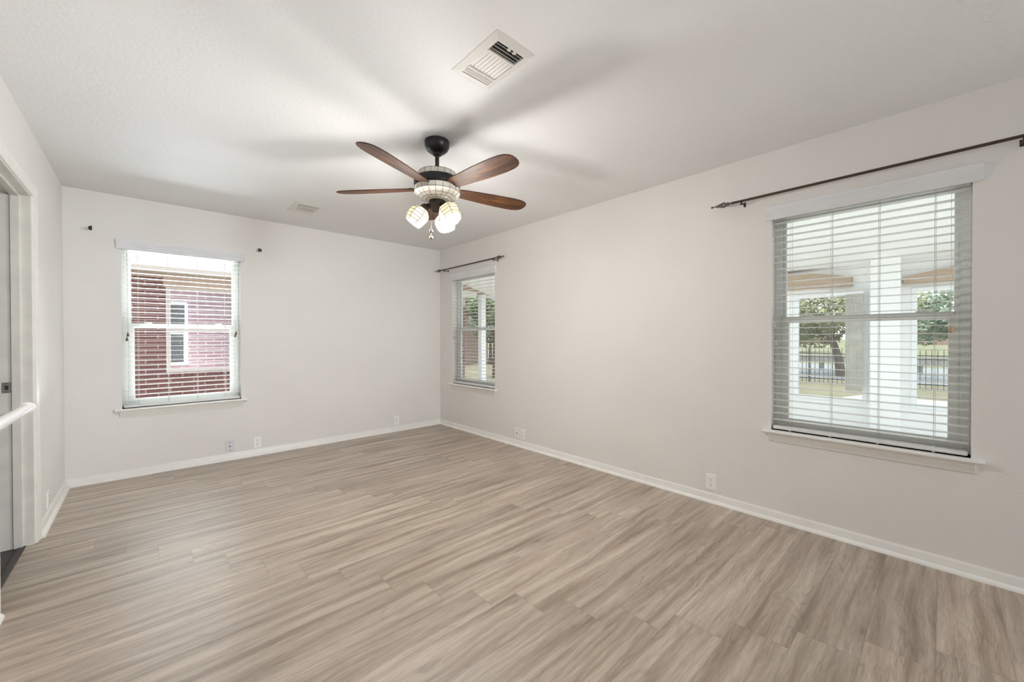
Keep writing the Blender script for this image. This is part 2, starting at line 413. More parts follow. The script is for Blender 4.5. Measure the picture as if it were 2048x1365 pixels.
# closet beyond the doorway
m = MB(); m.box(XL-1.4, XL-T, 1.8, 4.6, -.06, -.004); m.box(XL-T, XL-.06, DOOR[0], DOOR[1], -.06, -.004)
struct(m.build('floor_closet', 'carpet_grey'), 'dark grey floor beyond the left doorway', 'floor')
m = MB(); m.box(XL-1.5, XL-1.4, 1.8, 4.6, -.06, H); m.box(XL-1.5, XL-T, 1.7, 1.8, -.06, H); m.box(XL-1.5, XL-T, 4.6, 4.7, -.06, H); m.box(XL-1.5, XL-T, 1.7, 4.7, H, H+.1)
struct(m.build('wall_closet', 'wall_paint'), 'pale walls of the small room beyond the doorway', 'wall')
tag(MB().box(XL-.062, XL-.03, DOOR[0], DOOR[1], -.01, .004, .002).build('threshold_strip', 'threshold_strip'),
    'dark strip on the floor across the left doorway', 'threshold')

# doorway: jamb, stop, casing, strike plate
d1 = struct(empty('door_1', (XL, DOOR[0], 0)), 'white painted door frame in the left wall', 'door frame')
def dloc(m): bmesh.ops.translate(m.bm, verts=m.bm.verts, vec=(-XL, -DOOR[0], 0)); return m
JT = .02; zt = 2.04
m = MB(); m.box(XL-T-.005, XL+.001, DOOR[1]-JT, DOOR[1], 0, zt+JT); m.box(XL-T-.005, XL+.001, DOOR[0], DOOR[0]+JT, 0, zt+JT); m.box(XL-T-.005, XL+.001, DOOR[0]+JT, DOOR[1]-JT, zt, zt+JT)
dloc(m).build('jamb', 'jamb_paint', d1)
m = MB(); x0, x1 = XL-.076, XL-.040
m.box(x0, x1, DOOR[1]-JT-.011, DOOR[1]-JT, 0, zt, .002); m.box(x0, x1, DOOR[0]+JT, DOOR[0]+JT+.011, 0, zt, .002); m.box(x0, x1, DOOR[0]+JT+.011, DOOR[1]-JT-.011, zt-.011, zt, .002)
dloc(m).build('door_stop', 'jamb_paint', d1)
def casing_profile(sgn):  # (offset from opening edge, thickness)
    return [(0, 0), (0, .010), (.006, .013), (.012, .010), (.018, .012), (.040, .016), (.047, .019), (.057, .019), (.060, 0)]
def mitred_casing(yl, yr, ztop, rev=.006):
    m = MB(); b = m.bm; pr = casing_profile(1); rows = []
    for k, (oy, oz) in enumerate(((-1, 0), (-1, 1), (1, 1), (1, 0))):
        row = []
        for p, t in pr:
            y = (yl - rev - p) if oy < 0 else (yr + rev + p)
            z = (ztop + rev + p) if oz else 0.0
            row.append(b.verts.new((XL + t, y, z)))
        rows.append(row)
    for A, B in zip(rows, rows[1:]):
        for i in range(len(pr)-1): b.faces.new((A[i], A[i+1], B[i+1], B[i]))
    for R_ in (rows[0], rows[-1]): b.faces.new(R_)
    return m
dloc(mitred_casing(DOOR[0]+JT-.012, DOOR[1]-JT+.012, zt)).build('casing', 'trim_paint', d1)
sp = dloc(MB().box(XL-.112, XL-.078, DOOR[1]-JT-.002, DOOR[1]-JT+.001, .90, .96, .0008))
spo = sp.build('strike_plate', 'nickel', d1)
m = MB(); m.box(XL-.102, XL-.088, DOOR[1]-JT-.0025, DOOR[1]-JT, .918, .942)
for z_ in (.907, .953): m.lathe([(0, 0), (.003, 0), (.003, .0008), (0, .0008)], (XL-.095, DOOR[1]-JT-.0018, z_), 8, Matrix.Rotation(PI/2, 4, 'X'))
dloc(m).build('latch_hole', 'slot_dark', spo)

# baseboards with quarter round
BB = [(0, 0), (.013, 0), (.013, .042), (.0105, .047), (.011, .052), (.006, .060), (.004, .065), (0, .065)]
def qr(r=.020, o=.0125): return [(o, 0)] + [(o + r*math.cos(a), r*math.sin(a)) for a in [i*PI/12 for i in range(7)]]
def baseboard(name, label, kind, a0, a1):
    m = MB()
    for prof in (BB, qr()):
        if kind == 'right': m.prism([(XR-p, q) for p, q in prof], a0, a1, 'Y')
        if kind == 'left': m.prism([(XL+p, q) for p, q in prof], a0, a1, 'Y')
        if kind == 'back': m.prism([(YB-p, q) for p, q in prof], a0, a1, 'X')
        if kind == 'front': m.prism([(YF+p, q) for p, q in prof], a0, a1, 'X')
    return struct(m.build(name, 'trim_paint', smooth=True), label, 'baseboard')
baseboard('baseboard_right', 'white baseboard with quarter round along the right wall', 'right', YF, YB)
baseboard('baseboard_back', 'white baseboard with quarter round along the far wall', 'back', XL, XR)
baseboard('baseboard_left', 'white baseboard on the left wall between doorway and corner', 'left', DOOR[1]+.055, YB)
baseboard('baseboard_front', 'white baseboard on the left wall this side of the doorway', 'left', YF, DOOR[0]-.055)

# ------------------------------------------------------------------ windows (local: x along wall, y outward, z up)
def border(m, x0, x1, z0, z1, w, y0, y1, wb=None, bev=.003):
    wb = wb or w
    m.box(x0, x0+w, y0, y1, z0, z1, bev); m.box(x1-w, x1, y0, y1, z0, z1, bev)
    m.box(x0+w-.002, x1-w+.002, y0, y1, z1-w, z1, bev); m.box(x0+w-.002, x1-w+.002, y0, y1, z0, z0+wb, bev)
    return m
def make_window(name, label, W, loc, rz):
    w = struct(empty(name, loc, rz), label, 'window')
    m = border(MB(), .0, W, ZS+.0, ZH, .030, .078, .138)
    # side tracks
    m.box(.030, .040, .084, .104, ZS+.03, ZH-.03); m.box(W-.040, W-.030, .084, .104, ZS+.03, ZH-.03)
    m.build('window_frame', 'vinyl', w)
    up = border(MB(), .032, W-.032, 1.305, ZH-.026, .028, .108, .132, .036).build('upper_sash', 'vinyl', w)
    MB().box(.055, W-.055, .118, .122, 1.33, ZH-.05).build('pane', 'glass', up)
    lo = border(MB(), .040, W-.040, ZS+.028, 1.345, .040, .082, .107, .045)
    lo.box(.06, W-.06, .074, .084, 1.325, 1.345, .002)
    lo = lo.build('lower_sash', 'vinyl', w)
    MB().box(.075, W-.075, .093, .097, ZS+.06, 1.315).build('pane', 'glass', lo)
    for k in (.20, .80):
        m = MB().box(W*k-.028, W*k+.028, .080, .104, 1.345, 1.353, .002); m.lathe([(0, 0), (.009, 0), (.009, .008), (0, .008)], (W*k, .092, 1.352), 12)
        m.box(W*k-.004, W*k+.022, .086, .092, 1.355, 1.361, .001)
        m.build('sash_lock', 'vinyl', w)
    # stool with horns and moulded apron
    m = MB()
    m.box(.001, W-.001, -.004, .08, ZS-.022, ZS)
    prof = [(.0, ZS-.022), (-.036, ZS-.022), (-.041, ZS-.017), (-.043, ZS-.011), (-.041, ZS-.005), (-.036, ZS), (0, ZS)]
    m.prism(prof, -.045, W+.045, 'X')
    ap = [(0, ZS-.075), (-.008, ZS-.075), (-.010, ZS-.066), (-.016, ZS-.052), (-.024, ZS-.036), (-.028, ZS-.022), (0, ZS-.022)]
    m.prism(ap, -.012, W+.012, 'X')
    m.build('window_sill', 'trim_paint', w)
    return w
make_window('window_1', 'single-hung window in the far wall facing a red brick house', WA[1]-WA[0], (WA[0], YB, 0), 0)
make_window('window_2', 'small-looking window on the right wall next to the far corner', WC[1]-WC[0], (XR, WC[1], 0), -PI/2)
make_window('window_3', 'large near window on the right wall facing the patio', WB[1]-WB[0], (XR, WB[1], 0), -PI/2)

def make_blind(label, W, loc, rz, tassels, z_lift=0.0, tilt=0.0):
    b = tag(empty('window_blind', loc, rz), label, 'blind', 'white horizontal blinds in the windows')
    # valance: moulded board over the head of the opening
    z0, z1 = 1.984, 2.066
    pr = [(-.002, z0), (-.012, z0), (-.019, z0+.010), (-.014, z0+.020), (-.022, z0+.030), (-.018, z0+.038), (-.027, z0+.050), (-.024, z0+.056), (-.035, z0+.070), (-.038, z1-.004), (-.036, z1), (-.002, z1)]
    MB().prism(pr, -.03, W+.035, 'X').build('valance', 'valance_white', b)
    MB().box(.006, W-.006, .004, .056, 1.985, 2.028, .002).build('headrail', 'blind_white', b)
    m = MB(); x0, x1 = .010, W-.010; n = 0; z = 1.962; ct, st = math.cos(tilt), math.sin(tilt)
    zb = .668 + z_lift
    step = (1.962 - zb)/round((1.962-zb)/.0432)
    while z > zb-.001:
        pts = [(-.025, 0), (-.012, .0011), (0, .0015), (.012, .0011), (.025, 0)]
        top = [(p*ct - q*st, p*st + q*ct) for p, q in pts]; bot = [(p*ct-(q-.0020)*st, p*st+(q-.0020)*ct) for p, q in pts[::-1]]
        m.prism([(.030+p, z+q) for p, q in top+bot], x0, x1, 'X'); z -= step
    m.build('slats', 'blind_white', b)
    m = MB().box(x0, x1, .006, .054, ZS+.004+z_lift, ZS+.026+z_lift, .005); m.build('bottom_rail', 'blind_white', b)
    for k in (.12, .355, .60, .85):
        m = MB()
        for y in (.0035, .0565): m.tube([(W*k, y, ZS+.03+z_lift), (W*k+.0006, y, 1.99)], .0009, 5)
        m.tube([(W*k+.006, .030, ZS+.03+z_lift), (W*k+.006, .030, 1.99)], .0008, 5)
        m.box(W*k-.006, W*k+.006, .0035, .0085, ZS+.001+z_lift, ZS+.006+z_lift, .001)
        m.build('ladder_cord', 'cord_white', b)
    for tx, tz, mt in tassels:
        c = MB().tube([(tx, -.004, 1.99), (tx+.0015, -.004, (tz+1.99)/2), (tx, -.004, tz+.015)], .0009, 5).build('lift_cord', 'cord_white', b)
        MB().lathe([(0, .018), (.0035, .018), (.005, .012), (.0045, .006), (.0085, -.003), (.0095, -.010), (.0085, -.015), (.004, -.018), (0, -.018)], (tx, -.004, tz), 12).build('cord_tassel', mt, c, True)
    return b
wA = WA[1]-WA[0]
make_blind('white blind over the far-wall window, red brick seen between its slats', wA, (WA[0], YB, 0), 0,
    [(.040, 1.245, 'tassel_brown'), (.034, 1.205, 'tassel_brown'), (wA-.040, 1.262, 'tassel_brown'), (wA-.048, 1.240, 'tassel_brown')])
wC = WC[1]-WC[0]
make_blind('white blind over the narrow-looking window beside the far room corner', wC, (XR, WC[1], 0), -PI/2,
    [(wC-.075, 1.235, 'tassel_oak'), (.03, 1.22, 'cord_white')])
wB = WB[1]-WB[0]
make_blind('white blind over the large near window on the right, patio seen through it', wB, (XR, WB[1], 0), -PI/2,
    [(wB-.072, 1.250, 'tassel_oak'), (.022, 1.29, 'cord_white'), (.030, 1.17, 'cord_white')])

# ------------------------------------------------------------------ curtain rods and stray brackets
def finial(m, p, d):  # spear finial pointing along +-Y
    mt = Matrix.Rotation(-PI/2 if d > 0 else PI/2, 4, 'X')
    m.lathe([(0, -.002), (.010, -.002), (.010, .004), (.006, .008), (.006, .016), (.011, .020), (.013, .026), (.013, .034), (.009, .038), (.009, .042),
             (.020, .050), (.019, .058), (.003, .118), (.003, .122), (.007, .127), (.008, .132), (.006, .138), (0, .141)], p, 8, mt)
    return m
def rod(label, y0, y1, ys_br, z):
    xr = XR-.075
    t = tag(empty('curtain_rod', (xr, (y0+y1)/2, z)), label, 'curtain rod', 'dark curtain rods on the right wall')
    o = Vector((xr, (y0+y1)/2, z))
    def fin(m, nm, mat, sm=True):
        bmesh.ops.translate(m.bm, verts=m.bm.verts, vec=-o); return m.build(nm, mat, t, sm)
    fin(MB().tube([(xr, y0, z), (xr, y1, z)], .008, 14), 'pole', 'rod_brown')
    for y, d in ((y1, 1), (y0, -1)): fin(finial(MB(), (xr, y, z), d), 'finial', 'pewter', False)
    for y in ys_br:
        m = MB()
        m.box(XR-.003, XR, y-.007, y+.007, z-.026, z+.006, .001)
        m.tube([(XR-.002, y, z-.012), (xr+.004, y, z-.013)], .004, 8)
        m.tube([(xr+.011, y, z-.001), (xr+.008, y, z-.009), (xr, y, z-.0125), (xr-.008, y, z-.009), (xr-.012, y, z+.002)], .0032, 8)
        m.tube([(xr, y, z-.012), (xr, y, z-.022)], .003, 8); m.lathe([(0, 0), (.0055, 0), (.0055, -.007), (0, -.007)], (xr, y, z-.020), 10)
        fin(m, 'bracket', 'bronze')
    return t
rod('long dark curtain rod with spear finial above the large near window', -.36, .985, (.93, -.25), 2.135)
rod('short dark curtain rod above the narrow-looking window by the far corner', 3.50, 4.655, (4.59, 3.55), 2.135)
def stray(label, x, z, dx):
    t = tag(empty('curtain_rod_bracket', (x, YB, z)), label, 'bracket', 'empty brackets on the far wall')
    MB().box(-.006, .006, -.004, 0, -.004, .034, .001).build('wall_plate', 'bronze', t)
    m = MB().tube([(0, -.003, .006), (dx*.4, -.045, 0), (dx, -.075, -.002)], .0035, 8)
    m.build('arm', 'dark_metal', t)
    MB().box(dx-.009, dx+.009, -.088, -.070, -.014, .012, .002).build('cup', 'dark_metal', t)
stray('small dark empty rod bracket on far wall, left of the window', -.335, 2.115, 0)
stray('small dark empty rod bracket on far wall, right of the window', .862, 2.11, 0)

# ------------------------------------------------------------------ outlets
def plate_base(t, mat='plate_white'):
    return MB().box(-.035, .035, -.006, 0, -.057, .057, .0025).build('cover_plate', mat, t)
def outlet(label, loc, rz, group='duplex outlets'):
    t = tag(empty('wall_outlet', loc, rz), label, 'outlet', group)
    plate_base(t)
    for dz in (.0195, -.0195):
        m = MB(); pts = [(.0165*math.cos(a), .0165*math.sin(a)) for a in [i*PI/12 for i in range(24)]]
        pts = [(x, max(-.0135, min(.0135, z))+dz) for x, z in pts]
        m.prism([(x, z) for x, z in pts], -.0082, -.004, 'Y')
        r_ = m.build('receptacle', 'plate_white', t)
        m = MB(); m.box(-.0075, -.0048, -.0088, -.008, dz+.001, dz+.0095); m.box(.0048, .0075, -.0088, -.008, dz+.001, dz+.0085)
        m.lathe([(0, 0), (.0028, 0), (.0028, .0006), (0, .0006)], (0, -.0082, dz-.0065), 10, Matrix.Rotation(PI/2, 4, 'X'))
        m.build('slot', 'slot_dark', r_)
    MB().lathe([(0, 0), (.003, 0), (.0025, .001), (0, .0012)], (0, -.006, 0), 10, Matrix.Rotation(PI/2, 4, 'X')).build('screw', 'nickel', t)
    return t
def jack(label, loc, rz, mat):
    t = tag(empty('cable_jack_plate', loc, rz), label, 'wall plate'); plate_base(t, mat)
    for dz in (.038, -.038): MB().lathe([(0, 0), (.0045, 0), (.004, .0012), (0, .0015)], (0, -.006, dz), 10, Matrix.Rotation(PI/2, 4, 'X')).build('screw', 'slot_dark', t)
    MB().lathe([(0, 0), (.0062, 0), (.0062, .004), (.0045, .004), (.0045, .010), (.001, .010), (0, .006)], (0, -.006, 0), 12, Matrix.Rotation(PI/2, 4, 'X')).build('jack', 'slot_dark', t)
jack('grey-white cable jack plate with three dark dots on far wall', (.602, YB, .134), 0, 'coax_plate')
outlet('white duplex outlet on far wall right beside the three-dot jack plate', (.835, YB, .134), 0)
outlet('white duplex outlet on far wall close to the far room corner', (2.38, YB, .138), 0)
jack('white cable jack plate on right wall, touching the outlet beside it', (XR, 3.222, .143), -PI/2, 'plate_white')
outlet('white duplex outlet on right wall beside the cable jack plate', (XR, 3.132, .143), -PI/2)
outlet('white duplex outlet on right wall left of the large near window', (XR, 1.148, .146), -PI/2)
outlet('white duplex outlet on left wall just beyond the doorway', (XL, 4.03, .140), PI/2)

# ------------------------------------------------------------------ ceiling registers
def register(label, x0, x1, y0, y1):
    t = tag(empty('ceiling_vent', ((x0+x1)/2, (y0+y1)/2, H)), label, 'air vent', 'supply registers in the ceiling')
    hx, hy = (x1-x0)/2, (y1-y0)/2; ix, iy = hx-.034, hy-.034
    m = MB(); b = m.bm
    # sloped frame
    A = [b.verts.new((sx*hx, sy*hy, 0)) for sx, sy in ((-1, -1), (1, -1), (1, 1), (-1, 1))]
    A2 = [b.verts.new((sx*hx, sy*hy, -.002)) for sx, sy in ((-1, -1), (1, -1), (1, 1), (-1, 1))]
    B = [b.verts.new((sx*(ix+.004), sy*(iy+.004), -.011)) for sx, sy in ((-1, -1), (1, -1), (1, 1), (-1, 1))]
    C_ = [b.verts.new((sx*ix, sy*iy, -.011)) for sx, sy in ((-1, -1), (1, -1), (1, 1), (-1, 1))]
    D = [b.verts.new((sx*ix, sy*iy, -.0005)) for sx, sy in ((-1, -1), (1, -1), (1, 1), (-1, 1))]
    for P_, Q_ in ((A, A2), (A2, B), (B, C_), (C_, D)):
        for k in range(4): b.faces.new((P_[k], P_[(k+1) % 4], Q_[(k+1) % 4], Q_[k]))
    # dividers
    ya, yb = -iy+.26*2*iy, -iy+.80*2*iy
    for y in (ya, yb): m.box(-ix, ix, y-.003, y+.003, -.014, -.002)
    m.build('frame', 'vent_paint', t)
    MB().box(-ix, ix, -iy, iy, -.0016, -.0004).build('duct_opening', 'duct_dark', t)
    def blade(m, p0, p1, q, ang, w, axis):
        ca, sa = math.cos(ang)*w/2, math.sin(ang)*w/2; z = -.0085
        prof = [(q-ca, z-sa), (q+ca, z+sa), (q+ca, z+sa+.0012), (q-ca, z-sa+.0012)]
        m.prism(prof, p0, p1, axis)
    m = MB()
    for k in range(3): blade(m, -ix, ix, -iy+.012+k*(ya+iy-.012)/3, math.radians(58), .014, 'X')
    m.build('louver_bank', 'vent_paint', t)
    m = MB(); n = 8
    for k in range(n): blade(m, ya, yb, -ix+(k+.5)*2*ix/n, math.radians(-14), .0142, 'Y')
    m.build('louver_bank', 'vent_paint', t)
    m = MB()
    for k in range(3): blade(m, -ix, ix, yb+.010+k*(iy-yb-.004)/3, math.radians(-14), .0118, 'X')
    m.build('louver_bank', 'vent_paint', t)
    lv = MB()
    for k in (-.018, .012): lv.lathe([(0, 0), (.009, 0), (.009, .003), (0, .003)], (k+.01, -iy+.006, -.013), 14)
    lv.build('damper_lever', 'vent_paint', t)
register('large white ceiling air vent nearest the viewer, dark slots at one end', 1.035, 1.251, 1.208, 1.530)
register('small distant white ceiling air vent near the far wall', .992, 1.232, 3.925, 4.258)

# ------------------------------------------------------------------ ceiling fan
FX, FY = 1.344, 2.148
fan = tag(empty('ceiling_fan', (FX, FY, H)), 'dark ceiling fan with five wooden blades and three lit leaded-glass lamps', 'ceiling fan')
def Z(z): return z-H
MB().lathe([(0, 0), (.072, 0), (.077, -.003), (.078, -.016), (.076, -.034), (.067, -.054), (.050, -.070), (.033, -.076), (.030, -.080), (.026, -.088), (0, -.090)], seg=40).build('canopy', 'dark_metal', fan, True)
MB().tube([(0, 0, -.09), (0, 0, Z(2.235))], .0125, 20).build('downrod', 'dark_metal', fan, True)
m = MB().lathe([(0, Z(2.262)), (.020, Z(2.262)), (.026, Z(2.255)), (.030, Z(2.246)), (.045, Z(2.242)), (.048, Z(2.234)), (.110, Z(2.232)), (.110, Z(2.202)), (.140, Z(2.198)), (.143, Z(2.192)), (.143, Z(2.160)), (.139, Z(2.150)), (.125, Z(2.146)), (.125, Z(2.136)), (0, Z(2.136))], seg=48)
m.build('motor_housing', 'dark_metal', fan, True)
def leaded(name, rings, seg, parent, off=0, lead=.0014, gm='fan_glass'):
    m = MB(); b = m.bm; R_ = []
    for r, z in rings: R_.append([b.verts.new((r*math.cos(2*PI*(k+off)/seg), r*math.sin(2*PI*(k+off)/seg), z)) for k in range(seg)])
    co = [[v.co.copy() for v in r] for r in R_]
    for A, B in zip(R_, R_[1:]):
        for k in range(seg): b.faces.new((A[k], A[(k+1) % seg], B[(k+1) % seg], B[k]))
    g = m.build(name, gm, parent)
    sm = g.modifiers.new('solid', 'SOLIDIFY'); sm.thickness = .001; sm.offset = 0
    m = MB()
    for r in co: m.tube(r+[r[0]], lead, 5, False)
    for k in range(seg): m.tube([r[k] for r in co], lead, 5)
    m.build('leading', 'leading', g)
    return g
leaded('upper_glass_band', [(.117, Z(2.236)), (.119, Z(2.203))], 18, fan)
leaded('glass_bowl', [(.141, Z(2.145)), (.143, Z(2.113)), (.117, Z(2.089)), (.092, Z(2.078)), (.070, Z(2.071)), (.048, Z(2.067))], 20, fan)
m = MB().lathe([(0, Z(2.075)), (.047, Z(2.075)), (.051, Z(2.066)), (.050, Z(2.030)), (.044, Z(2.016)), (.036, Z(2.008)), (.034, Z(2.000)), (.020, Z(1.990)), (0, Z(1.988))], seg=36)
for k in range(4):
    a = k*PI/2+.6; m.lathe([(0, 0), (.005, 0), (.004, .004), (0, .005)], (.050*math.cos(a), .050*math.sin(a), Z(2.050)), 10, Matrix.Rotation(a, 4, 'Z') @ Matrix.Rotation(PI/2, 4, 'Y'))
m.build('switch_housing', 'bronze', fan, True)
# blade in its own frame: x along the blade
def blade_mesh():
    m = MB(); b = m.bm; up = []; dn = []
    xs = [.125, .16, .22, .30, .38, .46, .53, .58, .615, .635, .647, .651]
    hi = [.036, .046, .053, .060, .066, .070, .071, .069, .060, .047, .027, .0]
    lo = [.036, .044, .050, .055, .060, .063, .064, .061, .053, .040, .023, .0]
    out = [(x, h) for x, h in zip(xs, hi)] + [(x, -h) for x, h in list(zip(xs, lo))[-2::-1]]
    T_ = [b.verts.new((x, y, .003)) for x, y in out]; B_ = [b.verts.new((x, y, -.003)) for x, y in out]
    b.faces.new(T_); b.faces.new(B_[::-1]); n = len(out)
    for i in range(n): b.faces.new((T_[i], B_[i], B_[(i+1) % n], T_[(i+1) % n]))
    bmesh.ops.bevel(b, geom=[e for e in b.edges if abs(e.verts[0].co.z-e.verts[1].co.z) < 1e-6], offset=.0015, segments=2, affect='EDGES')
    return m
bl0 = blade_mesh().build('blade', 'walnut', fan)
iron = MB().box(.10, .19, -.020, .020, .003, .008, .002)
for y in (-.012, .012): iron.lathe([(0, 0), (.005, 0), (.004, .003), (0, .003)], (.17, y, .008), 8)
iron.build('blade_bracket', 'dark_metal', bl0)
blades = [bl0] + [copy_tree(bl0, fan) for _ in range(4)]
for k, o in enumerate(blades):
    o.parent = fan; o.location = (0, 0, Z(2.142))
    o.rotation_euler = (Matrix.Rotation(math.radians(-12+72*k), 3, 'Z') @ Matrix.Rotation(math.radians(-12.5), 3, 'X')).to_euler()
# lamps
for ang, rad in ((-84, .088), (146, .084), (32, .086)):
    a = math.radians(ang); tilt = math.radians(36)
    base = Vector((rad*math.cos(a), rad*math.sin(a), Z(2.012)))
    ax = Vector((math.cos(a)*math.sin(tilt), math.sin(a)*math.sin(tilt), -math.cos(tilt)))
    hub = Vector((.04*math.cos(a), .04*math.sin(a), Z(2.038)))
    arm = MB().tube([hub, hub+Vector((math.cos(a)*.02, math.sin(a)*.02, .004)), base-ax*.03], .009, 12)
    arm = arm.build('lamp_arm', 'bronze', fan, True)
    rot = ax.to_track_quat('Z', 'Y').to_matrix().to_4x4()
    sk = MB().lathe([(0, -.034), (.016, -.034), (.024, -.024), (.029, -.006), (.030, .010), (.027, .012), (0, .010)], base, 24, rot).build('lamp_socket', 'bronze', fan, True)
    sh = leaded('lamp_shade', [(.032, .0), (.060, .022), (.067, .045), (.067, .068), (.061, .090), (.052, .110)], 7, fan, .5, .0015, 'shade_glass')
    sh.matrix_local = Matrix.Translation(base) @ rot
    lp = bpy.data.lights.new('lamp_light', 'POINT'); lp.energy = 31; lp.color = (1, .97, .94); lp.shadow_soft_size = .06
    lo_ = bpy.data.objects.new('lamp_light', lp); col.objects.link(lo_); lo_.parent = sh; lo_.location = (0, 0, .100)
    MB().lathe([(0, .010), (.013, .012), (.015, .03), (.026, .052), (.029, .070), (.024, .088), (.012, .097), (0, .099)], seg=20).build('bulb', 'bulb_glow', sh, True)
# pull chains hang on the camera side of the hub
def chain(x, y, ztop, balls, zend, mat):
    c = MB().tube([(x, y, Z(ztop)), (x, y, Z(zend))], .0012, 6).build('pull_chain', mat, fan)
    for z, r, mt in balls:
        MB().lathe([(r*math.sin(t), -r*math.cos(t)) for t in [i*PI/10 for i in range(11)]], (x, y, Z(z)), 16).build('chain_pull', mt, c, True)
chain(-.060, -.028, 2.020, [(1.864, .0125, 'pewter')], 1.864, 'brass')
chain(-.062, -.031, 2.018, [(1.823, .0115, 'brass')], 1.823, 'brass')

# ------------------------------------------------------------------ white rail on the left wall by the doorway
rail = tag(empty('grab_bar', (-.36, 2.13, .927)), 'white round rail at the left edge of the picture by the doorway', 'rail')
MB().tube([(0, -.55, 0), (0, .385, 0)], .0185, 24).build('bar', 'bar_white', rail, True)
m = MB().lathe([(0, 0), (.021, 0), (.024, .003), (.024, .016), (.020, .020), (0, .021)], (0, .380, 0), 24, Matrix.Rotation(-PI/2, 4, 'X')); m.build('end_cap', 'trim_paint', rail, True)
for y in (.27, -.45):
    m = MB().tube([(0, y, -.004), (XL+.36+.002, y, -.004)], .0055, 12); m.lathe([(0, 0), (.026, 0), (.024, .006), (0, .007)], (XL+.36, y, -.004), 20, Matrix.Rotation(PI/2, 4, 'Y'))
    m.build('bracket', 'nickel', rail, True)

# ------------------------------------------------------------------ outside: own brick skin
m = MB(); a0, a1 = XL-T, 3.3
def skin(m, u0, u1, hole):
    ua, ub = hole
    m.box(u0, ua, YB+T, YB+T+.09, -.4, 2.9); m.box(ub, u1, YB+T, YB+T+.09, -.4, 2.9)
    m.box(ua, ub, YB+T, YB+T+.09, -.4, ZS-.02); m.box(ua, ub, YB+T, YB+T+.09, ZH+.01, 2.9)
skin(m, a0-2, a1, WA)
struct(m.build('wall_exterior', 'brick_red'), 'red brick outer face of the far wall', 'wall')

# neighbour's brick house beyond the far window
YN = 8.3
nb = tag(empty('neighbour_house', (1, YN, -.4)), 'red brick house with a white-framed window outside the far window', 'house')
def nloc(m): bmesh.ops.translate(m.bm, verts=m.bm.verts, vec=(-1, -YN, .4)); return m
wx0, wx1, wz0, wz1 = .255, 1.45, .72, 2.0
m = MB(); m.box(-4, wx0, YN, YN+.2, -.4, 2.21); m.box(wx1, 6, YN, YN+.2, -.4, 2.21); m.box(wx0, wx1, YN, YN+.2, -.4, wz0-.05); m.box(wx0, wx1, YN, YN+.2, wz1+.02, 2.21)
nw = nloc(m).build('brick_wall', 'brick_red', nb)
m = MB()
for k in range(16):
    x = wx0-.02+k*.0775; m.box(x, x+.066, YN-.022, YN+.05, wz0-.115, wz0-.055, .003)
nloc(m).build('sill_bricks', 'brick_red', nb)
m = MB(); border(m, wx0-.03, wx1+.03, wz0-.05, wz1+.05, .058, YN-.012, YN+.05); m.box(wx0, wx1, YN, YN+.04, 1.315, 1.36)
hw = nloc(m).build('window', 'vinyl', nb)
nloc(MB().box(wx0+.01, wx1-.01, YN+.022, YN+.03, wz0, wz1)).build('pane', 'house_glass', hw)
m = MB(); m.box(wx0-.06, 6, YN-.02, YN, 2.02, 2.215); m.box(-4, wx0-.06, YN-.02, YN, 2.165, 2.215)
nloc(m).build('frieze_board', 'soffit_tan', nb)
m = MB(); m.box(-4, 6, YN-.42, YN, 2.215, 2.24)
nloc(m).build('soffit', 'soffit_tan', nb)
m = MB(); m.prism([(YN-.46, 2.20), (YN-.42, 2.20), (YN-.42, 2.35), (YN-.50, 2.35), (YN-.51, 2.28)], -4, 6, 'X'); nloc(m).build('gutter', 'vinyl', nb)
m = MB(); m.prism([(YN-.46, 2.34), (YN+4.0, 4.1), (YN+4.0, 4.0), (YN-.44, 2.26)], -4, 6, 'X'); nloc(m).build('roof', 'roof_shingle', nb)

# ------------------------------------------------------------------ outside: patio room
XP = 7.0
m = MB(); m.box(XR+T, XP+.2, -3.2, 8.1, -.26, -.14); struct(m.build('floor_patio', 'concrete'), 'pale concrete patio floor outside the right windows', 'patio floor')
# sloping ceiling; unseen bay along the house left open to brighten the patio
m = MB()
def slope(x): return 3.12 - (x-XR-T)*(3.12-2.16)/(XP-XR-T)
m.prism([(5.0, slope(5.0)), (XP+.2, slope(XP+.2)), (XP+.2, slope(XP+.2)+.1), (5.0, slope(5.0)+.1)], -3.2, 8.1, 'Y')
struct(m.build('ceiling_patio', 'stucco_white'), 'white sloping patio ceiling seen through the near right window', 'ceiling')
OP = [(-1.75, -.78), (-.62, .262), (.67, 1.475), (1.60, 2.42), (2.60, 3.4)]
m = MB(); cur = -3.2
for a, b_ in OP:
    m.box(XP, XP+.12, cur, a, -.14, 2.2); m.box(XP, XP+.12, a, b_, -.14, .33); m.box(XP, XP+.12, a, b_, 1.82, 2.2); cur = b_
m.box(XP, XP+.12, cur, 3.9, -.14, 2.2)
struct(m.build('wall_patio', 'stucco_white'), 'white far wall of the patio with a row of windows', 'wall')
for k, (a, b_) in enumerate(OP):
    m = MB(); y0, y1 = a, b_
    for (p, q, r_, s_) in ((y0, y0+.05, .33, 1.82), (y1-.05, y1, .33, 1.82), (y0+.05, y1-.05, .33, .38), (y0+.05, y1-.05, 1.77, 1.82)): m.box(XP-.02, XP+.05, p, q, r_, s_, .004)
    w = struct(m.build('window_%d' % (k+4), 'patio_frame'), 'white-framed picture window in the patio wall', 'window')
    MB().box(XP+.01, XP+.016, y0+.04, y1-.04, .37, 1.78).build('pane', 'glass', w)
m = MB(); m.box(XP-.22, XP, .35, .625, -.14, 2.3); m.box(XP-.24, XP, .34, .635, -.14, -.03, .004)
struct(m.build('wall_pier', 'stucco_white'), 'white square pier on the patio wall between two windows', 'pier')
